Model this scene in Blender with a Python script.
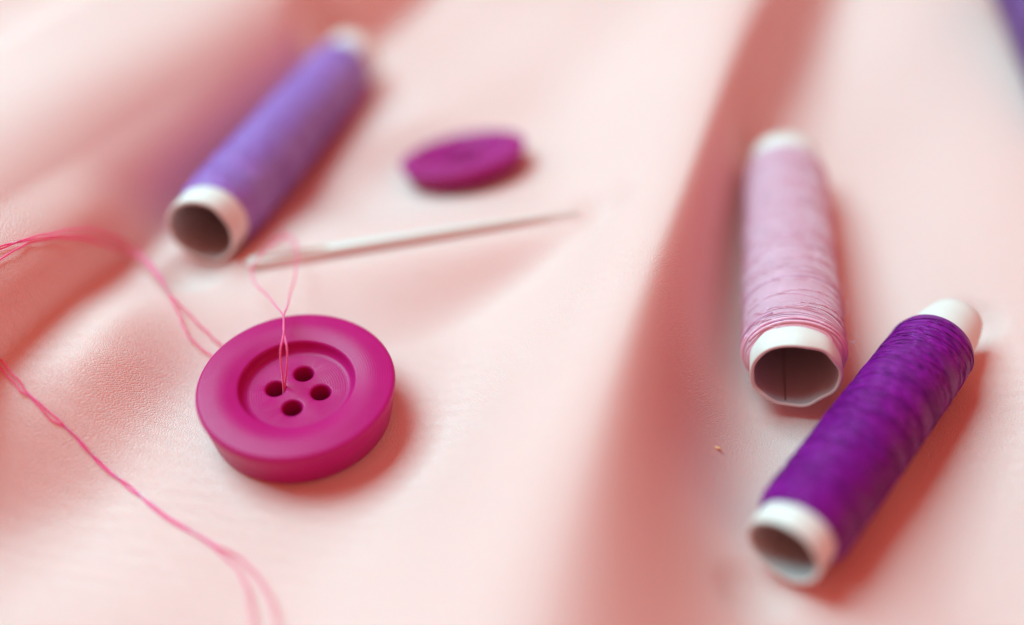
import bpy, bmesh, math, random
import numpy as np
from mathutils import Vector, Matrix, noise
from mathutils.geometry import delaunay_2d_cdt

# One Blender unit = 1 cm.
for o in list(bpy.data.objects):
    bpy.data.objects.remove(o)
SC = bpy.context.scene
COL = SC.collection
random.seed(7)

# ------------------------------------------------------------------ camera
W, H_PX, FPX = 1024, 625, 950.0
PITCH = math.radians(42.0)
CAM_Z = 9.2
FOCUS = 11.95
cam_d = bpy.data.cameras.new('camera')
cam = bpy.data.objects.new('camera', cam_d)
COL.objects.link(cam)
cam.location = (0, 0, CAM_Z)
cam.rotation_euler = (math.pi / 2 - PITCH, 0, 0)
cam_d.sensor_width = 36.0
cam_d.lens = 36.0 * FPX / W
cam_d.clip_start = 0.1
cam_d.clip_end = 500
cam_d.dof.use_dof = True
cam_d.dof.focus_distance = FOCUS
cam_d.dof.aperture_fstop = cam_d.lens * 1e-3 / 1.02      # an entrance pupil 1 cm wide
cam_d.dof.aperture_blades = 0
SC.camera = cam

# ------------------------------------------------------------------ world and lamps
world = bpy.data.worlds.new('World')
SC.world = world
world.use_nodes = True
bg = world.node_tree.nodes['Background']
bg.inputs['Color'].default_value = (1.0, 0.235, 0.155, 1)
bg.inputs['Strength'].default_value = 0.66


def area(name, loc, target, size, power, color):
    l = bpy.data.lights.new(name, 'AREA')
    l.shape = 'RECTANGLE'
    l.size, l.size_y = size
    l.energy = power
    l.color = color
    o = bpy.data.objects.new(name, l)
    COL.objects.link(o)
    o.location = loc
    o.rotation_euler = (Vector(target) - Vector(loc)).to_track_quat('-Z', 'Y').to_euler()
    return o


area('window_light', (-38, 32, 61), (0, 10, 0), (48, 48), 101000, (0.37, 1.0, 1.07))

SC.view_settings.view_transform = 'Standard'
SC.view_settings.look = 'None'
SC.view_settings.exposure = 0.0
SC.view_settings.gamma = 1.0
SC.cycles.use_denoising = True
SC.cycles.max_bounces = 10
SC.cycles.diffuse_bounces = 6
SC.cycles.sample_clamp_indirect = 8

# ------------------------------------------------------------------ cloth height


def sstep(a, b, x):
    t = np.clip((x - a) / (b - a), 0, 1)
    return t * t * (3 - 2 * t)


def gau(d, wl, wr):
    return np.exp(-(d / np.where(d < 0, wl, wr)) ** 2)


RID_Y = [-4, 4.6, 7.15, 10.8, 13.9, 16.6, 22, 30]
RID_X = [-1.7, 0.28, 0.95, 2.28, 3.28, 4.30, 6.6, 9.8]
RID_Z = [1.5, 1.55, 1.72, 1.62, 1.55, 1.6, 1.7, 1.7]
RID_WR = [1.7, 1.45, 0.90, 0.55, 0.50, 0.6, 0.8, 1.0]
RID_WL = [1.6, 1.6, 1.6, 1.6, 1.7, 1.9, 2.1, 2.3]
FLATS = []
BEDS = []
SPOOLS = []          # (A, B, radius): the cloth is pressed down under each


def smooth_interp(y, ys, vs):
    acc = 0
    for k, w in ((-2, .08), (-1.3, .13), (-.65, .18), (0, .22), (.65, .18), (1.3, .13), (2, .08)):
        acc = acc + w * np.interp(y + k, ys, vs)
    return acc


CRE_Y = [2, 8.0, 11.7, 15.9, 20.9, 30]
CRE_X = [-8.7, -6.38, -5.42, -4.1, -2.2, 1.5]


def Hf(x, y):
    x = np.asarray(x, float)
    y = np.asarray(y, float)
    z = np.zeros(np.broadcast(x, y).shape)
    # tall fold right of the middle
    d = (x - smooth_interp(y, RID_Y, RID_X)) * 0.92
    wl = smooth_interp(y, RID_Y, RID_WL)
    wr = smooth_interp(y, RID_Y, RID_WR)
    z = z + smooth_interp(y, RID_Y, RID_Z) * np.exp(-(np.abs(d) / np.where(d < 0, wl, wr)) ** 2.0)
    # big fold at the upper left: rises from the crease, rolls over and drops
    e = -(x - smooth_interp(y, CRE_Y, CRE_X)) * 0.93       # positive = left of the crease
    ep = 0.5 * (e + np.sqrt(e * e + 0.012))
    z = z + 2.25 * (1 - np.exp(-ep / 0.85)) - 2.0 * sstep(3.0, 6.0, e) + 1.3 * sstep(6.6, 10, e)
    z = z - 0.10 * np.exp(-((e + 0.25) / 0.35) ** 2)
    # swell across the lower left
    yc = 8.35 + 0.33 * (x + 5.5)
    w = sstep(-2.2, -5.2, x)
    z = z + 0.85 * w * sstep(-1.75, 0.1, y - yc) * gau(np.maximum(y - yc, 0), 3.4, 3.4)
    # hollow in the foreground left
    z = z - 0.15 * sstep(-2.0, -6.0, x) * gau(y - 6.6, 1.0, 1.0)
    # dip under the needle point
    u_, v_ = x - 0.35, y - 10.75
    q = 0.35
    a = u_ * math.cos(q) + v_ * math.sin(q)
    b = -u_ * math.sin(q) + v_ * math.cos(q)
    z = z - 0.13 * np.exp(-(a / 1.0) ** 2 - (b / 0.55) ** 2)
    # mild rolling of the middle field
    z = z + 0.05 * np.sin(0.9 * x + 0.6 * y + 0.5) + 0.035 * np.sin(1.7 * x - 1.1 * y + 2.0)
    z = z + 0.10 * np.exp(-((x + 1.0) / 2.5) ** 2 - ((y - 13.6) / 1.2) ** 2)
    # right field rises to the right
    z = z + 0.95 * sstep(4.9, 8.4, x - 0.10 * (y - 9)) + 0.5 * sstep(8.5, 12.5, x)
    # shallow trough beside the fold on the right
    z = z - 0.10 * gau(x - (2.9 + 0.23 * (y - 7)), 0.8, 0.9)
    for cx, cy, z0, gx, gy, r0, r1 in FLATS:
        w = 1 - sstep(r0, r1, np.hypot(x - cx, y - cy))
        z = z * (1 - w) + w * (z0 + gx * (x - cx) + gy * (y - cy))
    for (ax_, ay_, az_), (bx_, by_, bz_) in BEDS:
        l2 = (bx_ - ax_) ** 2 + (by_ - ay_) ** 2
        t = ((x - ax_) * (bx_ - ax_) + (y - ay_) * (by_ - ay_)) / l2
        tc = np.clip(t, 0, 1)
        dd = np.hypot(x - ax_ - tc * (bx_ - ax_), y - ay_ - tc * (by_ - ay_))
        w = (1 - sstep(0.2, 2.4 - 1.5 * tc, dd))
        z = z * (1 - w) + w * (az_ + tc * (bz_ - az_))
    for A_, B_, R_, K_ in SPOOLS:
        ab = (B_ - A_)
        l2 = ab.x ** 2 + ab.y ** 2
        t = np.clip(((x - A_.x) * ab.x + (y - A_.y) * ab.y) / l2, -0.06, 1.06)
        dd = np.hypot(x - A_.x - t * ab.x, y - A_.y - t * ab.y)
        az = A_.z + t * ab.z
        lim = np.where(dd < R_ * 0.92, az - np.sqrt(np.maximum(R_ ** 2 - dd ** 2, 0)), az - 0.39 * R_ + (dd - R_ * 0.92) * K_)
        k = 0.15
        h = np.clip(0.5 + 0.5 * (lim - z) / k, 0, 1)
        z = lim * (1 - h) + z * h - k * h * (1 - h)
    return z


def H1(x, y):
    return float(Hf(x, y))


def ray(px, py):
    u = (px - W / 2) / FPX
    v = (H_PX / 2 - py) / FPX
    return Vector((u, math.cos(PITCH) + v * math.sin(PITCH), -math.sin(PITCH) + v * math.cos(PITCH)))


def roll_shift(X, Y):
    """How far the lower edge of the big fold rolls out sideways over the flat cloth."""
    E = -(X - smooth_interp(Y, CRE_Y, CRE_X)) * 0.93
    roll = np.where((E > 0) & (E < 0.8), np.sin(np.pi * np.clip(E, 0, 0.8) / 0.8), 0)
    return 0.27 * roll * (1 - 0.7 * sstep(10.6, 12.0, Y)) * (1 - sstep(13, 16, Y))


def H_flat(x, y):
    return float(Hf(x, y))


def H_roll(x, y):
    return float(np.max(Hf(x - SHIFTS, y)[roll_near(x - SHIFTS, y) >= SHIFTS - 0.012]))


SHIFTS = np.linspace(0, 0.28, 29)


def roll_near(xs, y):
    return roll_shift(xs, np.full_like(xs, y))


def P(px, py, dz=0.0, H1=H_flat):
    """Where the line of sight of a measured spot meets the cloth raised by dz."""
    d = ray(px, py)
    t = 6.0
    while t < 60:
        q = d * t
        if CAM_Z + q.z < H1(q.x, q.y) + dz:
            lo, hi = t - 0.1, t
            for _ in range(14):
                m = (lo + hi) / 2
                q = d * m
                if CAM_Z + q.z < H1(q.x, q.y) + dz:
                    hi = m
                else:
                    lo = m
            q = d * hi
            return Vector((q.x, q.y, CAM_Z + q.z))
        t += 0.1
    raise ValueError((px, py))


def at_depth(px, py, t):
    q = ray(px, py) * t
    return Vector((q.x, q.y, q.z + CAM_Z))


# ------------------------------------------------------------------ node helpers
class NT:
    def __init__(s, name):
        s.m = bpy.data.materials.new(name)
        s.m.use_nodes = True
        s.t = s.m.node_tree
        s.b = s.t.nodes['Principled BSDF']

    def n(s, kind, **kw):
        nd = s.t.nodes.new(kind)
        for k, v in kw.items():
            if k.startswith('i_'):
                nd.inputs[k[2:].replace('_', ' ')].default_value = v
            else:
                setattr(nd, k, v)
        return nd

    def l(s, a, b):
        s.t.links.new(a, b)

    def math(s, op, a, b=None, clamp=False):
        nd = s.t.nodes.new('ShaderNodeMath')
        nd.operation = op
        nd.use_clamp = clamp
        for i, x in enumerate((a, b)):
            if x is None:
                continue
            if isinstance(x, (int, float)):
                nd.inputs[i].default_value = x
            else:
                s.l(x, nd.inputs[i])
        return nd.outputs[0]

    def mix(s, f, a, b):
        nd = s.t.nodes.new('ShaderNodeMix')
        nd.data_type = 'RGBA'
        for sock, x in ((nd.inputs[0], f), (nd.inputs[6], a), (nd.inputs[7], b)):
            if hasattr(x, 'node'):
                s.l(x, sock)
            elif isinstance(x, (int, float)):
                sock.default_value = x
            else:
                sock.default_value = (*x, 1) if len(x) == 3 else x
        return nd.outputs[2]

    def set(s, **kw):
        for k, v in kw.items():
            s.b.inputs[k.replace('_', ' ')].default_value = v


def mat_cloth():
    m = NT('pink_satin')
    tc = m.n('ShaderNodeTexCoord')
    mp = m.n('ShaderNodeMapping')
    mp.inputs['Rotation'].default_value = (0, 0, 0.35)
    m.l(tc.outputs['Object'], mp.inputs[0])
    warp = m.n('ShaderNodeTexNoise', i_Scale=9.0, i_Detail=2.0)
    m.l(mp.outputs[0], warp.inputs['Vector'])
    vm = m.n('ShaderNodeVectorMath', operation='MULTIPLY_ADD')
    m.l(warp.outputs['Color'], vm.inputs[0])
    vm.inputs[1].default_value = (0.045, 0.045, 0)
    m.l(mp.outputs[0], vm.inputs[2])
    sp = m.n('ShaderNodeSeparateXYZ')
    m.l(vm.outputs[0], sp.inputs[0])
    X, Y = sp.outputs[0], sp.outputs[1]
    k = 2 * math.pi / 0.034
    a = m.math('SINE', m.math('MULTIPLY', m.math('ADD', X, m.math('MULTIPLY', Y, 0.45)), k))
    b = m.math('SINE', m.math('MULTIPLY', m.math('SUBTRACT', Y, m.math('MULTIPLY', X, 0.3)), k * 0.9))
    w = m.math('MULTIPLY', a, b)
    ms = m.n('ShaderNodeMapping')
    ms.inputs['Rotation'].default_value = (0, 0, 0.6)
    ms.inputs['Scale'].default_value = (37.0, 54.0, 1.0)
    m.l(vm.outputs[0], ms.inputs[0])
    vo = m.n('ShaderNodeTexVoronoi', voronoi_dimensions='2D', i_Scale=1.0, i_Randomness=0.6)
    m.l(ms.outputs[0], vo.inputs['Vector'])
    peb = m.math('SUBTRACT', 0.8, vo.outputs['Distance'])
    hgt = m.math('ADD', m.math('MULTIPLY', w, 0.12), m.math('MULTIPLY', peb, 1.3))
    bp = m.n('ShaderNodeBump', i_Strength=1.0, i_Distance=0.007)
    m.l(hgt, bp.inputs['Height'])
    m.l(bp.outputs[0], m.b.inputs['Normal'])
    big = m.n('ShaderNodeTexNoise', i_Scale=0.35, i_Detail=3.0)
    m.l(tc.outputs['Object'], big.inputs['Vector'])
    f1 = m.mix(big.outputs[0], (0.85, 0.470, 0.440), (0.87, 0.51, 0.48))
    col = m.mix(m.math('MULTIPLY', m.math('ADD', m.math('MULTIPLY', w, 0.2), m.math('MULTIPLY', peb, 2.0)), 0.18), f1, (0.93, 0.66, 0.63))
    m.l(col, m.b.inputs['Base Color'])
    m.set(Roughness=0.5, Sheen_Weight=0.10, Sheen_Roughness=0.4, Subsurface_Weight=0.4, Subsurface_Scale=0.35)
    m.b.inputs['Subsurface Radius'].default_value = (1.0, 0.22, 0.16)
    m.b.inputs['Specular IOR Level'].default_value = 0.45
    return m.m


def mat_plastic(name, base, edge, rough=0.3, grain=60.0):
    m = NT(name)
    tc = m.n('ShaderNodeTexCoord')
    ns = m.n('ShaderNodeTexNoise', i_Scale=3.0, i_Detail=4.0)
    m.l(tc.outputs['Object'], ns.inputs['Vector'])
    m.l(m.mix(ns.outputs[0], base, edge), m.b.inputs['Base Color'])
    # turned rings and satin grain
    sp = m.n('ShaderNodeSeparateXYZ')
    m.l(tc.outputs['Object'], sp.inputs[0])
    r = m.math('SQRT', m.math('ADD', m.math('POWER', sp.outputs[0], 2.0), m.math('POWER', sp.outputs[1], 2.0)))
    ring = m.math('SINE', m.math('MULTIPLY', r, 210.0))
    gr = m.n('ShaderNodeTexNoise', i_Scale=grain, i_Detail=2.0)
    m.l(tc.outputs['Object'], gr.inputs['Vector'])
    bp = m.n('ShaderNodeBump', i_Strength=0.35, i_Distance=0.004)
    m.l(m.math('ADD', m.math('MULTIPLY', ring, 0.26), gr.outputs[0]), bp.inputs['Height'])
    m.l(bp.outputs[0], m.b.inputs['Normal'])
    rr = m.n('ShaderNodeMapRange', i_To_Min=rough - 0.05, i_To_Max=rough + 0.12)
    m.l(gr.outputs[0], rr.inputs[0])
    m.l(rr.outputs[0], m.b.inputs['Roughness'])
    m.set(Subsurface_Weight=0.08, Subsurface_Scale=0.10, Coat_Weight=0.0, Coat_Roughness=0.3)
    m.b.inputs['Specular IOR Level'].default_value = 0.16
    m.b.inputs['Subsurface Radius'].default_value = (1.0, 0.12, 0.3)
    return m.m


def mat_winding(name, dark, light, length, spec=0.85, even=False, pitch=0.040, sheen=(1, 1, 1), rough=0.42, sheen_w=0.5):
    """Wound thread; the UV map runs along the spool (U) and round it (V)."""
    m = NT(name)
    uv = m.n('ShaderNodeUVMap')
    sp = m.n('ShaderNodeSeparateXYZ')
    m.l(uv.outputs[0], sp.inputs[0])
    tc = m.n('ShaderNodeTexCoord')
    wob = m.n('ShaderNodeTexNoise', i_Scale=1.6, i_Detail=2.0)
    m.l(tc.outputs['Object'], wob.inputs['Vector'])
    U = m.math('MULTIPLY', sp.outputs[0], length)
    U = m.math('ADD', U, m.math('MULTIPLY', wob.outputs[0], 0.13))
    k = 2 * math.pi / pitch
    V = m.math('MULTIPLY', sp.outputs[1], 2 * math.pi)
    wa = m.math('SINE', m.math('ADD', m.math('MULTIPLY', U, k), m.math('MULTIPLY', V, 7.0)))
    wb = m.math('SINE', m.math('SUBTRACT', m.math('MULTIPLY', U, k * 0.93), m.math('MULTIPLY', V, 11.0)))
    sel = m.n('ShaderNodeTexNoise', i_Scale=2.6, i_Detail=1.0)
    mp = m.n('ShaderNodeMapping')
    mp.inputs['Scale'].default_value = (2.4, 0.8, 0.8)
    m.l(tc.outputs['Object'], mp.inputs[0])
    m.l(mp.outputs[0], sel.inputs['Vector'])
    s = m.n('ShaderNodeMapRange', i_From_Min=0.42, i_From_Max=0.58)
    m.l(sel.outputs[0], s.inputs[0])
    mx = m.n('ShaderNodeMix')
    m.l(s.outputs[0], mx.inputs[0])
    m.l(wa, mx.inputs[2])
    m.l(wb, mx.inputs[3])
    w = mx.outputs[0]
    if even:
        w = m.math('SINE', m.math('ADD', m.math('MULTIPLY', U, k), V))
    fz = m.n('ShaderNodeTexNoise', i_Scale=55.0, i_Detail=3.0)
    m.l(tc.outputs['Object'], fz.inputs['Vector'])
    hgt = m.math('ADD', w, m.math('MULTIPLY', fz.outputs[0], 0.5))
    bp = m.n('ShaderNodeBump', i_Strength=0.9, i_Distance=0.012)
    m.l(hgt, bp.inputs['Height'])
    m.l(bp.outputs[0], m.b.inputs['Normal'])
    band = m.n('ShaderNodeTexNoise', i_Scale=1.0, i_Detail=5.0, i_Roughness=0.65)
    mb = m.n('ShaderNodeMapping')
    mb.inputs['Scale'].default_value = (24.0, 1.0, 1.0)
    mb.inputs['Rotation'].default_value = (0, 0, 0.12)
    m.l(tc.outputs['Object'], mb.inputs[0])
    m.l(mb.outputs[0], band.inputs['Vector'])
    f = m.math('MULTIPLY_ADD', w, 0.22)  # darker in the gaps between turns: their shade put into the colour
    m.l(band.outputs[0], f.node.inputs[2])
    m.l(m.mix(f, dark, light), m.b.inputs['Base Color'])
    m.set(Roughness=rough, Sheen_Weight=sheen_w, Sheen_Roughness=0.35)
    m.b.inputs['Sheen Tint'].default_value = (*sheen, 1)
    m.b.inputs['Specular IOR Level'].default_value = spec
    return m.m


def mat_simple(name, c1, c2, scale, rough=0.6, bump=0.2, dist=0.004, spec=0.4, sheen=0.0, metal=0.0, sss=0.0):
    m = NT(name)
    tc = m.n('ShaderNodeTexCoord')
    ns = m.n('ShaderNodeTexNoise', i_Scale=scale, i_Detail=5.0, i_Roughness=0.6)
    m.l(tc.outputs['Object'], ns.inputs['Vector'])
    m.l(m.mix(ns.outputs[0], c1, c2), m.b.inputs['Base Color'])
    n2 = m.n('ShaderNodeTexNoise', i_Scale=scale * 6, i_Detail=3.0)
    m.l(tc.outputs['Object'], n2.inputs['Vector'])
    bp = m.n('ShaderNodeBump', i_Strength=bump, i_Distance=dist)
    m.l(n2.outputs[0], bp.inputs['Height'])
    m.l(bp.outputs[0], m.b.inputs['Normal'])
    m.set(Roughness=rough, Sheen_Weight=sheen, Metallic=metal, Subsurface_Weight=sss, Subsurface_Scale=0.05)
    m.b.inputs['Specular IOR Level'].default_value = spec
    return m.m


M_CLOTH = mat_cloth()
M_BUTTON = mat_plastic('magenta_plastic', (0.43, 0.004, 0.12), (0.50, 0.008, 0.15))
M_BUTTON2 = mat_plastic('plum_plastic', (0.31, 0.008, 0.14), (0.38, 0.015, 0.18), rough=0.42)
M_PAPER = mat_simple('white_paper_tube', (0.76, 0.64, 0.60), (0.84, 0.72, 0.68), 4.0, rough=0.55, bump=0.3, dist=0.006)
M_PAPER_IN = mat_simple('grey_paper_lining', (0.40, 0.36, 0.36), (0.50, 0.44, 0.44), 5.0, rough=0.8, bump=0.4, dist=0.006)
M_THREAD = mat_simple('hot_pink_thread', (1.0, 0.03, 0.22), (1.0, 0.09, 0.32), 30.0, rough=0.45, bump=0.5, dist=0.003, sheen=0.6, sss=0.5)
M_NEEDLE = mat_simple('white_needle_coating', (0.78, 0.70, 0.66), (0.84, 0.76, 0.72), 2.0, rough=0.35, bump=0.05, spec=0.5, sss=0.6)
M_LINT = mat_simple('ochre_lint', (0.9, 0.45, 0.20), (0.95, 0.6, 0.35), 20.0, rough=0.8)
M_FIBRE = mat_simple('pale_pink_fibre', (0.85, 0.55, 0.68), (0.9, 0.65, 0.75), 20.0, rough=0.6)


# ------------------------------------------------------------------ object helpers
def empty(name, loc):
    o = bpy.data.objects.new(name, None)
    o.empty_display_size = 0.2
    COL.objects.link(o)
    o.matrix_world = Matrix.Translation(loc)
    return o


def tag(o, label=None, cat=None, group=None, kind=None):
    for k, v in (('label', label), ('category', cat), ('group', group), ('kind', kind)):
        if v:
            o[k] = v


def link(name, verts, faces, mats, parent=None, smooth=True, uvs=None, fm=None):
    me = bpy.data.meshes.new(name)
    me.from_pydata([tuple(v) for v in verts], [], faces)
    for m in (mats if isinstance(mats, (list, tuple)) else [mats]):
        me.materials.append(m)
    if fm is not None:
        me.polygons.foreach_set('material_index', fm)
    if smooth:
        me.polygons.foreach_set('use_smooth', [True] * len(me.polygons))
    if uvs is not None:
        lay = me.uv_layers.new(name='UVMap')
        flat = []
        for p in me.polygons:
            for li in p.loop_indices:
                flat.extend(uvs(me.loops[li].vertex_index, p.index))
        lay.data.foreach_set('uv', flat)
    me.update()
    o = bpy.data.objects.new(name, me)
    COL.objects.link(o)
    if parent:
        o.parent = parent
    return o


def catmull(pts, n=14):
    out = []
    q = [pts[0] * 2 - pts[1]] + list(pts) + [pts[-1] * 2 - pts[-2]]
    for i in range(1, len(q) - 2):
        a, b, c, d = q[i - 1], q[i], q[i + 1], q[i + 2]
        for j in range(n):
            t = j / n
            out.append(0.5 * ((2 * b) + (c - a) * t + (2 * a - 5 * b + 4 * c - d) * t * t + (3 * b - a - 3 * c + d) * t ** 3))
    out.append(pts[-1].copy())
    return out


def tube_geo(path, rad, sides=8, base=0, flat=None):
    """Tube round a path; rad a number or a function of 0..1."""
    vs, fs = [], []
    n = len(path)
    up = Vector((0.13, 0.21, 0.97))
    for i, p in enumerate(path):
        d = (path[min(i + 1, n - 1)] - path[max(i - 1, 0)]).normalized()
        s = d.cross(up)
        if s.length < 1e-4:
            s = d.orthogonal()
        s.normalize()
        u2 = s.cross(d)
        up = u2
        r = rad(i / (n - 1)) if callable(rad) else rad
        for k in range(sides):
            a = 2 * math.pi * k / sides
            vs.append(p + s * math.cos(a) * r + u2 * math.sin(a) * r)
    for i in range(n - 1):
        for k in range(sides):
            k2 = (k + 1) % sides
            fs.append((base + i * sides + k, base + i * sides + k2, base + (i + 1) * sides + k2, base + (i + 1) * sides + k))
    fs.append(tuple(base + k for k in range(sides))[::-1])
    fs.append(tuple(base + (n - 1) * sides + k for k in range(sides)))
    return vs, fs


# ------------------------------------------------------------------ the cloth
def build_cloth():
    xs = np.arange(-17, 18.01, 0.075)
    ys = np.arange(-3, 29.01, 0.075)
    X, Y = np.meshgrid(xs, ys)
    Z = Hf(X, Y)
    nx, ny = len(xs), len(ys)
    # the big fold rolls a little over the flat cloth, leaving a closed crease
    X = X + roll_shift(X, Y)
    co = np.stack([X.ravel(), Y.ravel(), Z.ravel()], 1)
    i = np.arange(nx * ny).reshape(ny, nx)
    f = np.stack([i[:-1, :-1].ravel(), i[:-1, 1:].ravel(), i[1:, 1:].ravel(), i[1:, :-1].ravel()], 1)
    me = bpy.data.meshes.new('satin_cloth')
    me.from_pydata(co.tolist(), [], f.tolist())
    me.materials.append(M_CLOTH)
    me.polygons.foreach_set('use_smooth', [True] * len(me.polygons))
    o = bpy.data.objects.new('satin_cloth', me)
    COL.objects.link(o)
    tag(o, 'pale pink satin cloth lying in soft folds under all the sewing things', 'cloth', kind='structure')
    return o


BIG_TOP = at_depth(296, 380, 11.7)
big_n = Vector((0.02, -0.03, 1)).normalized()
BIG_BASE = BIG_TOP - big_n * 0.62
FLATS.append((BIG_BASE.x, BIG_BASE.y, BIG_BASE.z - 0.005, -0.02, 0.03, 1.25, 2.8))
SM = P(466, 172, 0.0)
sm_n = Vector((-0.19, 0.25, 1)).normalized()
FLATS.append((SM.x, SM.y, SM.z, 0.18, -0.22, 0.9, 2.2))
N_TIP, N_EYE = P(579, 212, 0.07), P(246, 263, 0.09)
BEDS.append(((N_EYE.x, N_EYE.y, N_EYE.z - 0.075), (N_TIP.x, N_TIP.y, N_TIP.z - 0.06)))
A1, B1 = at_depth(201, 232, 13.8), at_depth(353, 58, 18.9)
A2, B2 = at_depth(795, 375, 11.9), at_depth(784, 161, 16.0)
A3, B3 = at_depth(783, 551, 10.1), at_depth(957, 317, 12.75)
A4, B4 = at_depth(1104, 160, 14.8), at_depth(994, -90, 18.8)
for a_, b_, r_ in ((A1, B1, 0.60), (A2, B2, 0.63), (A3, B3, 0.56), (A4, B4, 0.58)):
    for t_ in (0, .25, .5, .75, 1):
        p_ = a_.lerp(b_, t_)
        print('CLEAR %.2f' % (p_.z - r_ - H1(p_.x, p_.y)), end=' ')
    print()
SPOOLS += [(A1, B1, 0.60, 2.2), (A2, B2, 0.65, 3.0), (A3, B3, 0.57, 2.4), (A4, B4, 0.58, 1.0)]
build_cloth()


# ------------------------------------------------------------------ buttons
def make_button(name, R, T, mat, label, floor_r, hole_d, hole_r, depth, rot):
    root = empty(name, (0, 0, 0))
    N = 128
    fl = T - depth
    Rb = R * 0.935
    prof = [(Rb - .16, 0.0), (Rb - .05, 0.012), (Rb, 0.05)]
    prof += [(R - 0.02, T * 0.70), (R - 0.004, T * 0.82)]
    for k in range(7):
        a = math.pi / 2 * k / 6
        prof.append((R - 0.055 + 0.055 * math.cos(a), T * 0.89 + T * 0.085 * math.sin(a)))
    prof += [(R - 0.20, T * 0.995), (R - 0.30, T), (floor_r + 0.12, T * 0.975), (floor_r + 0.06, T * 0.955)]
    for k in range(6):
        a = math.pi / 2 * k / 5
        prof.append((floor_r + 0.035 - 0.045 * math.sin(a), T * 0.945 - 0.05 * (1 - math.cos(a))))
    prof += [(floor_r - 0.03, fl + 0.05), (floor_r - 0.05, fl + 0.018), (floor_r - 0.085, fl + 0.002), (floor_r - 0.11, fl)]
    vs, fs = [], []
    for r, z in prof:
        for k in range(N):
            a = 2 * math.pi * k / N
            vs.append((r * math.cos(a), r * math.sin(a), z))
    for i in range(len(prof) - 1):
        for k in range(N):
            k2 = (k + 1) % N
            fs.append((i * N + k, i * N + k2, (i + 1) * N + k2, (i + 1) * N + k))
    # floor and underside with four holes
    cent = [(hole_d * math.cos(rot + math.pi / 2 * j), hole_d * math.sin(rot + math.pi / 2 * j)) for j in range(4)]
    HN = 40
    hr = hole_r + 0.035
    for z, ro, flip in ((fl, prof[-1][0], False), (0.0, prof[0][0], True)):
        pts = [Vector((ro * math.cos(2 * math.pi * k / N), ro * math.sin(2 * math.pi * k / N))) for k in range(N)]
        loops = [list(range(N))]
        for c in cent:
            b = len(pts)
            rr = hr if not flip else hole_r
            pts += [Vector((c[0] + rr * math.cos(2 * math.pi * k / HN), c[1] + rr * math.sin(2 * math.pi * k / HN))) for k in range(HN)]
            loops.append(list(range(b, b + HN)))
        edges = [(lp[k], lp[(k + 1) % len(lp)]) for lp in loops for k in range(len(lp))]
        vo, eo, fo, *_ = delaunay_2d_cdt(pts, edges, [], 0, 1e-6)
        base = len(vs)
        vs += [(p.x, p.y, z) for p in vo]
        for f in fo:
            cx = sum(vo[i].x for i in f) / 3
            cy = sum(vo[i].y for i in f) / 3
            if math.hypot(cx, cy) > ro:
                continue
            if any(math.hypot(cx - c[0], cy - c[1]) < (hr if not flip else hole_r) * 0.99 for c in cent):
                continue
            f = list(f)
            a_, b_, c_ = (vo[i] for i in f[:3])
            ccw = (b_ - a_).cross(c_ - a_) > 0
            if ccw == flip:
                f.reverse()
            fs.append(tuple(base + i for i in f))
    for c in cent:
        ring = [(hr, fl)]
        for k in range(1, 6):
            a = math.pi / 2 * k / 5
            ring.append((hr - 0.035 * math.sin(a), fl - 0.035 * (1 - math.cos(a))))
        ring += [(hole_r, fl * 0.4), (hole_r, 0.0)]
        base = len(vs)
        for r, z in ring:
            vs += [(c[0] + r * math.cos(2 * math.pi * k / HN), c[1] + r * math.sin(2 * math.pi * k / HN), z) for k in range(HN)]
        for i in range(len(ring) - 1):
            for k in range(HN):
                k2 = (k + 1) % HN
                fs.append((base + i * HN + k, base + i * HN + k2, base + (i + 1) * HN + k2, base + (i + 1) * HN + k))
    bm = bmesh.new()
    bv = [bm.verts.new(v) for v in vs]
    for f in fs:
        try:
            bm.faces.new([bv[i] for i in f])
        except ValueError:
            pass
    bmesh.ops.remove_doubles(bm, verts=bm.verts, dist=1e-4)
    bmesh.ops.recalc_face_normals(bm, faces=bm.faces)
    for f in bm.faces:
        f.smooth = True
    me = bpy.data.meshes.new(name)
    bm.to_mesh(me)
    bm.free()
    me.materials.append(mat)
    o = bpy.data.objects.new(name, me)
    COL.objects.link(o)
    bpy.data.objects.remove(root)
    tag(o, label, 'button', 'four hole buttons on the cloth')
    return o


def orient(o, loc, normal, spin=0.0):
    n = Vector(normal).normalized()
    q = Vector((0, 0, 1)).rotation_difference(n)
    o.matrix_world = Matrix.Translation(loc) @ q.to_matrix().to_4x4() @ Matrix.Rotation(spin, 4, 'Z')


big = make_button('button', 1.215, 0.62, M_BUTTON,
                  'large thick magenta four hole button in front with pink thread through one hole',
                  0.71, 0.285, 0.12, 0.19, math.radians(-5))
orient(big, BIG_BASE, big_n)
BIG_M = big.matrix_world.copy()

small = make_button('button', 1.08, 0.30, M_BUTTON2,
                    'smaller flat plum button lying tilted behind the white needle',
                    0.66, 0.25, 0.13, 0.09, math.radians(20))
orient(small, SM + Vector((0, 0, 0.09)), sm_n)


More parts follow.
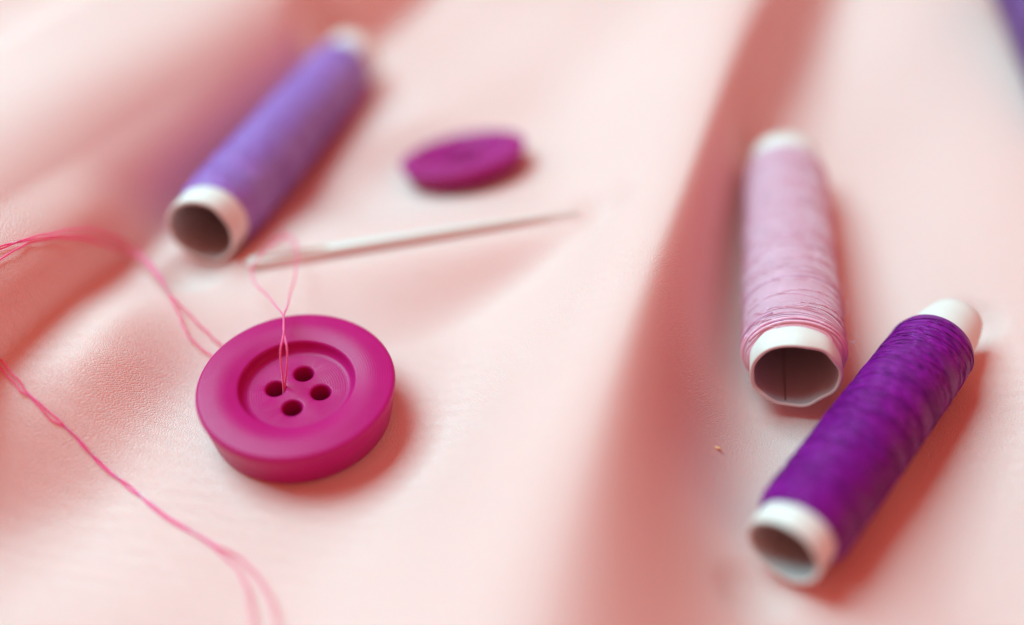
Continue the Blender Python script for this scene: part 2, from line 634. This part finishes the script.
# ------------------------------------------------------------------ spools
def make_spool(name, A, B, Rt, s0, s1, Rb, mat_w, label, seed=0, near_wob=0.0, bulge=0.0, taper_far=0.0, squash=1.0, lump=0.012, lines=()):
    """A = centre of the near mouth, B = centre of the far mouth."""
    rnd = random.Random(seed)
    ax = (B - A)
    L = ax.length
    ax.normalize()
    side = ax.cross(Vector((0, 0, 1))).normalized()
    up = side.cross(ax)
    root = empty(name, (0, 0, 0))
    rot = Matrix((ax, -side, up)).transposed().to_4x4()
    root.matrix_world = Matrix.Translation(A) @ rot
    NA = 128
    # paper tube: outside, rim, lining
    vs, fs, fm = [], [], []

    def wob(a):
        return near_wob * (0.6 * math.sin(3 * a + seed) + 0.5 * math.sin(5 * a + 2.1 * seed) + 0.35 * math.sin(9 * a + 1.0))

    th = 0.055 if Rt > 0.5 else 0.05
    rings = []
    no = 24
    for i in range(no + 1):
        rings.append((L * i / no, 0.0, 'o'))
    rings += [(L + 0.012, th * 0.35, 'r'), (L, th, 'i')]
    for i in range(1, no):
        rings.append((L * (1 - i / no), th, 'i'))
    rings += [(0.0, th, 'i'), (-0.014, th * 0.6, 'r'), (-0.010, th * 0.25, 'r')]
    for (s, inset, k_) in rings:
        for k in range(NA):
            a = 2 * math.pi * k / NA
            fall = math.exp(-(max(s, 0) / 0.45) ** 2)
            r = Rt - inset + wob(a) * fall * 0.8
            ds = near_wob * 1.2 * math.sin(2 * a + seed * 1.7) * fall + near_wob * .5 * math.sin(7 * a) * fall
            if taper_far and s > L - 0.75:
                t = (s - (L - 0.75)) / 0.75
                r *= 1 - taper_far * t * t * (0.6 + 0.4 * math.sin(a))
            vs.append((s + ds, r * math.cos(a), r * math.sin(a) * squash))
    n = len(rings)
    for i in range(n):
        j = (i + 1) % n
        for k in range(NA):
            k2 = (k + 1) % NA
            fs.append((i * NA + k, j * NA + k, j * NA + k2, i * NA + k2))
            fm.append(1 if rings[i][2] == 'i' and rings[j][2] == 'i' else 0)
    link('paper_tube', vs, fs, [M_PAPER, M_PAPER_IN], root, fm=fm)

    # seam inside the tube
    # wound thread
    NS, NB = 260, 160
    Lb = s1 - s0

    def rad(t, a):
        e = 0.055
        cap = 1.0
        if t < e:
            q = 1 - t / e
            cap = math.sqrt(max(0, 1 - q * q))
        elif t > 1 - e:
            q = 1 - (1 - t) / e
            cap = math.sqrt(max(0, 1 - q * q))
        r0 = Rt * 0.975
        s = s0 + t * Lb
        nz = noise.fractal(Vector((s * 3.5 + seed * 9.1 + 0.5 * math.sin(a + seed), math.cos(a) * 0.5, math.sin(a) * 0.5)), 1.0, 2.0, 4)
        cross = math.sin(s * 15 + 2 * a + seed) * math.sin(s * 11 - 3 * a)
        rr = r0 + (Rb - r0) * cap * (1 + bulge * math.sin(math.pi * t))
        return rr + min(1, cap) * lump * (1.1 * nz + 0.25 * cross)

    vs, fs, uv = [], [], []
    for i in range(NS + 1):
        t = i / NS
        # a slanting edge where the last turns lie
        for k in range(NB + 1):
            a = 2 * math.pi * k / NB
            r = rad(t, a)
            ds = 0.02 * math.sin(a * 2 + seed) * (1 - t) + 0.02 * math.sin(a + 1) * t
            vs.append((s0 + t * Lb + ds, r * math.cos(a), r * math.sin(a) * squash))
            uv.append((t, k / NB))
    for i in range(NS):
        for k in range(NB):
            a, b = i * (NB + 1) + k, (i + 1) * (NB + 1) + k
            fs.append((a, b, b + 1, a + 1))
    w = link('thread_winding', vs, fs, mat_w, root, uvs=lambda vi, pi: uv[vi])
    # single strands lying on top of the winding
    for (ts, te, turns, a0, r_, mt) in lines:
        path = []
        m_ = int(70 * abs(turns)) + 2
        for i in range(m_):
            f = i / (m_ - 1)
            t = ts + (te - ts) * f
            a = a0 + turns * 2 * math.pi * f
            r = rad(t, a) + r_ * 0.6
            path.append(Vector((s0 + t * Lb, r * math.cos(a), r * math.sin(a) * squash)))
        v, f_ = tube_geo(path, r_, 6)
        link('loose_strand', v, f_, mt, root)
    # strands of the winding that stand a little proud, crossing one another
    rs = random.Random(seed * 3 + 1)
    vs, fs = [], []
    for q in range(100):
        t0 = rs.uniform(0.03, 0.93)
        dt = rs.choice([-1, 1]) * rs.uniform(0.03, 0.10)
        t1 = min(0.97, max(0.03, t0 + dt))
        a0 = rs.uniform(0, 2 * math.pi)
        turn = rs.uniform(0.35, 0.9)
        path = []
        for i in range(40):
            f = i / 39
            a = a0 + turn * 2 * math.pi * f
            tt = t0 + (t1 - t0) * f
            r = rad(tt, a) + 0.0045 - 0.012 * (abs(2 * f - 1) ** 8)
            path.append(Vector((s0 + tt * Lb, r * math.cos(a), r * math.sin(a) * squash)))
        v, f_ = tube_geo(path, 0.0065, 5, base=len(vs))
        vs += v
        fs += f_
    link('crossing_strands', vs, fs, mat_w, root, uvs=lambda vi, pi: (vs[vi].x / 5.0, 0.0))['kind'] = 'stuff'
    tag(root, label, 'thread spool', 'thread spools on paper tubes')
    return root, rad, s0, Lb


def W_(name, d, l, L, **k):
    return mat_winding(name, d, l, L, **k)


M_VIOLET = W_('violet_thread', (0.25, 0.07, 0.46), (0.52, 0.24, 0.78), 5, sheen=(0.9, 0.8, 1), rough=0.36, sheen_w=0.25, spec=0.5)
M_VIOLET.node_tree.nodes['Principled BSDF'].inputs['Coat Weight'].default_value = 0.15
M_VIOLET.node_tree.nodes['Principled BSDF'].inputs['Coat Roughness'].default_value = 0.28
M_DUSK = W_('dusky_purple_thread', (0.10, 0.03, 0.20), (0.22, 0.08, 0.36), 5, sheen_w=0.2)
M_PALE = W_('pale_pink_thread_winding', (0.95, 0.47, 0.64), (0.97, 0.58, 0.73), 5, sheen=(1, .9, .95), pitch=0.044, spec=0.35, even=True)
M_DEEP = W_('deep_purple_thread', (0.035, 0.0005, 0.045), (0.46, 0.006, 0.46), 4, sheen=(0.9, 0.3, 1), rough=0.45, sheen_w=0.0, spec=0.28)
M_LINE = mat_simple('rose_strand', (0.55, 0.20, 0.38), (0.70, 0.32, 0.50), 20, rough=0.6)

# violet spool, left
make_spool('thread_spool', A1, B1, 0.53, 0.42, (B1 - A1).length - 0.55, 0.60, M_VIOLET,
           'violet thread spool at the left beside the big fold, mouth facing the camera', seed=2, near_wob=0.008, lump=0.008)
# pale pink spool, right
L2 = (B2 - A2).length
pk, rad2, s02, Lb2 = make_spool('thread_spool', A2, B2, 0.565, 0.30, L2 - 0.42, 0.655, M_PALE,
           'pale pink thread spool with a ragged paper mouth on the right', seed=5, near_wob=0.019, lump=0.007, squash=0.93,
           lines=((0.010, 0.030, 2.0, 0.3, 0.017, M_PALE), (0.018, 0.050, 1.0, 1.0, 0.013, M_LINE), (0.15, 0.24, 1.0, 3.6, 0.007, M_LINE)))
# deep purple spool, right front
L3 = (B3 - A3).length
make_spool('thread_spool', A3, B3, 0.435, 0.30, L3 - 0.70, 0.525, M_DEEP,
           'deep purple thread spool lying nearest the camera at the right', seed=9, near_wob=0.006, bulge=0.04, taper_far=0.35, lump=0.005)
# spool cut by the top right corner
make_spool('thread_spool', A4, B4, 0.5, 0.4, (B4 - A4).length - 0.4, 0.58, M_DUSK,
           'blurred purple thread spool cut off by the top right corner', seed=13)


# the paper's dark brown seam line inside the pale spool
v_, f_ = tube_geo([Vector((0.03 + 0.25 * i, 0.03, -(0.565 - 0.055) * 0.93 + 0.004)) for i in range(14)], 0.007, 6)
link('inner_seam', v_, f_, mat_simple('seam_brown', (0.16, 0.11, 0.10), (0.22, 0.15, 0.14), 20, rough=0.9), pk)


# stray hairs on the pale pink winding
def hairs():
    vs, fs = [], []
    rnd = random.Random(3)
    for i in range(34):
        t = rnd.uniform(0.0, 0.30)
        a = rnd.choice([rnd.uniform(-0.3, 0.5), rnd.uniform(2.6, 3.4), rnd.uniform(0.3, 2.8)])
        r = rad2(t, a)
        p = Vector((s02 + t * Lb2, r * math.cos(a), r * math.sin(a) * 0.93))
        out = Vector((rnd.uniform(-.5, .5), math.cos(a), math.sin(a))).normalized()
        tan = Vector((rnd.uniform(-1, 1), -math.sin(a), math.cos(a))).normalized() * rnd.choice([-1, 1])
        ln = rnd.uniform(0.06, 0.22)
        pts = [p - out * 0.01, p + out * ln * 0.3 + tan * ln * 0.3, p + out * ln * 0.55 + tan * ln * 0.75, p + out * ln * 0.5 + tan * ln * 1.2]
        v, f = tube_geo(catmull(pts, 5), 0.0022, 4, base=len(vs))
        vs += v
        fs += f
    o = link('stray_fibre', vs, fs, M_FIBRE, pk)
    o['kind'] = 'stuff'


hairs()


# ------------------------------------------------------------------ needle
def make_needle():
    tip, eye = N_TIP, N_EYE
    L = (eye - tip).length
    d = (eye - tip).normalized()
    side = d.cross(Vector((0, 0, 1))).normalized()
    up = side.cross(d)
    root = empty('sewing_needle', (0, 0, 0))
    root.matrix_world = Matrix.Translation(eye) @ Matrix((-d, side, up)).transposed().to_4x4()
    # plan outline with a slot: s from 0 (eye end) to L (point)
    vs, fs = [], []

    def half_w(s):
        w = 0.050 + 0.062 * min(1.0, max(0.0, (L - s) / L)) ** 1.2
        if s < 0.12:
            w *= math.sqrt(max(0.0, 1 - (1 - s / 0.12) ** 2))
        if s > L - 2.2:
            w *= max(0.12, (L - s) / 2.2) ** 0.55
        return max(w, 0.006)

    def thick(s):
        t = 0.085
        if s < 1.5:
            t = 0.065 + 0.02 * (s / 1.5)
        if s > L - 2.2:
            t *= max(0.12, (L - s) / 2.2) ** 0.55
        if s < 0.12:
            t *= 0.5 + 0.5 * s / 0.12
        return t

    s_a, s_b = 0.22, 1.25          # the eye
    N = 90

    def slot(s):
        if s <= s_a or s >= s_b:
            return 0.0
        return 0.055 * math.sin(math.pi * (s - s_a) / (s_b - s_a)) ** 0.4

    ss = [0, .01, .03, .06, .09, .12, .17, s_a] + [s_a + (s_b - s_a) * i / 24 for i in range(1, 24)] + [s_b] + \
         [s_b + (L - s_b) * i / 60 for i in range(1, 61)]
    K = 12
    for sgn in (-1, 1):                      # two half shells that meet on the midline outside the eye
        base = len(vs)
        for s in ss:
            w, t, g = half_w(s), thick(s), slot(s)
            for k in range(K):
                a = 2 * math.pi * k / K
                c = (w + g) / 2
                hw = (w - g) / 2
                if g == 0:
                    # D shaped half of an oval section
                    y = max(0.0, math.cos(a)) * w
                    z = math.sin(a) * t if math.cos(a) >= -1e-9 else math.sin(a) * t
                else:
                    y = c + hw * math.cos(a)
                    z = math.sin(a) * t * 0.8
                vs.append((s, sgn * y, z))
        for i in range(len(ss) - 1):
            for k in range(K):
                k2 = (k + 1) % K
                q = (base + i * K + k, base + i * K + k2, base + (i + 1) * K + k2, base + (i + 1) * K + k)
                fs.append(q if sgn > 0 else q[::-1])
    link('needle_shaft', vs, fs, M_NEEDLE, root)
    tag(root, 'long white needle lying aslant between the two buttons', 'needle')
    return root


ndl = make_needle()


# ------------------------------------------------------------------ threads
def strand(pts, r=0.013, n=14, base=0, jitter=0.0, seed=0):
    path = catmull(pts, n)
    rnd = random.Random(seed)
    ph = rnd.uniform(0, 9)
    out = []
    for i, p in enumerate(path):
        f = i * 0.21 + ph
        out.append(p + Vector((math.sin(f * 1.7), math.cos(f * 1.1), 0.6 * math.sin(f * 2.3 + 1))) * jitter)
    return tube_geo(out, r, 7, base)


def thread_obj(name, strands, label, cat='thread', r=0.0115, group='hot pink sewing threads'):
    vs, fs = [], []
    for i, s in enumerate(strands):
        v, f = strand(s, r=r, n=14 if len(s) < 20 else 4, base=len(vs), jitter=0.006, seed=i + len(label))
        vs += v
        fs += f
    o = link(name, vs, fs, M_THREAD)
    tag(o, label, cat, group)
    return o


def hole_w(ix, z, dx=0, dy=0):
    a = math.radians(-5) + math.pi / 2 * ix
    return BIG_M @ Vector((0.28 * math.cos(a) + dx, 0.285 * math.sin(a) + dy, z))


def pxpath(first, pts, n=5):
    """Smooth a measured outline, then lay every point of it on the cloth."""
    sm = catmull([Vector(p) for p in pts], n)
    out = [first] if first is not None else []
    return out + [P(q.x, q.y, max(q.z, 0.014), H_roll) for q in sm]


# thread through the left hole up to the needle eye
def loop_pts():
    h = hole_w(2, 0.05, 0.05, 0.03)
    h2 = hole_w(2, 0.05, 0.07, 0.02)
    top = hole_w(2, 0.30, 0.075, 0.0)
    lft = [h, top, at_depth(281, 352, 11.7), at_depth(284, 325, 11.9), at_depth(281, 312, 12.2), at_depth(268, 297, 12.7),
           at_depth(254, 281, 13.1), P(252, 268, 0.32), P(262, 254, 0.42), P(275, 242, 0.34), P(288, 237, 0.28), P(296, 243, 0.22), P(293, 249, 0.12), P(291, 256, 0.05), P(285, 262, 0.03)]
    rgt = [h2, top + Vector((0.02, 0, 0)), at_depth(287, 350, 11.7), at_depth(283, 325, 11.95), at_depth(286, 310, 12.25), at_depth(291, 292, 12.8),
           P(296, 270, 0.5), P(297, 252, 0.35), P(293, 240, 0.32), P(285, 235, 0.25), P(272, 243, 0.1)]
    return [lft, rgt]


thread_obj('thread', loop_pts(), 'pair of pink thread strands rising from the big button into the needle')

back = [
    pxpath(hole_w(2, 0.0), [(218, 362, 0.05), (205, 351, 0.05), (190, 338, 0.05), (182, 322, 0.05), (172, 300, 0.1), (160, 280, 0.2),
           (145, 262, 0.2), (115, 249, 0.1), (72, 238, 0.06), (30, 243, 0.05), (0, 260, 0.05), (-40, 290, 0.05)]),
    pxpath(hole_w(2, 0.0), [(232, 352, 0.05), (219, 343, 0.05), (205, 330, 0.05), (188, 313, 0.06), (170, 294, 0.12), (152, 264, 0.2),
           (127, 242, 0.15), (92, 229, 0.08), (50, 233, 0.05), (15, 243, 0.04), (-30, 262, 0.04)]),
    pxpath(None, [(178, 305, 0.03), (161, 282, 0.2), (134, 252, 0.22), (95, 237, 0.12), (55, 236, 0.08), (10, 244, 0.05), (-35, 258, 0.05)]),
]
thread_obj('thread', back, 'faint pink thread arching from under the big button over the left fold')

front = [
    pxpath(None, [(-25, 333, 0.04), (0, 359, 0.04), (16, 378, 0.06), (32, 397, 0.02), (60, 421, 0.02), (78, 441, 0.015), (102, 464, 0.015),
     (130, 489, 0.015), (165, 514, 0.015), (205, 541, 0.02), (232, 563, 0.03), (247, 588, 0.05), (253, 625, 0.1), (255, 665, 0.1)]),
    pxpath(None, [(-25, 338, 0.04), (0, 367, 0.04), (18, 388, 0.05), (31, 398, 0.03), (52, 420, 0.02), (74, 434, 0.02), (101, 466, 0.03),
     (128, 485, 0.015), (166, 518, 0.02), (212, 543, 0.03), (243, 561, 0.05), (266, 590, 0.08), (278, 625, 0.12), (288, 665, 0.1)]),
]
thread_obj('thread', front, 'hot pink doubled thread trailing across the lower left cloth')

# crumb of lint
lp = P(717, 448, 0.004)
bm = bmesh.new()
bmesh.ops.create_icosphere(bm, subdivisions=3, radius=1.0)
for v in bm.verts:
    k = 1 + 0.35 * noise.noise(v.co * 2.2)
    v.co = Vector((v.co.x * 0.05 * k, v.co.y * 0.022 * k, v.co.z * 0.014 * k))
me = bpy.data.meshes.new('lint_crumb')
bm.to_mesh(me)
bm.free()
me.materials.append(M_LINT)
for p in me.polygons:
    p.use_smooth = True
lint = bpy.data.objects.new('lint_crumb', me)
COL.objects.link(lint)
lint.location = lp + Vector((0, 0, 0.006))
lint.rotation_euler = (0, 0, -0.35)
tag(lint, 'tiny ochre crumb of lint on the cloth in front of the pale spool', 'lint')
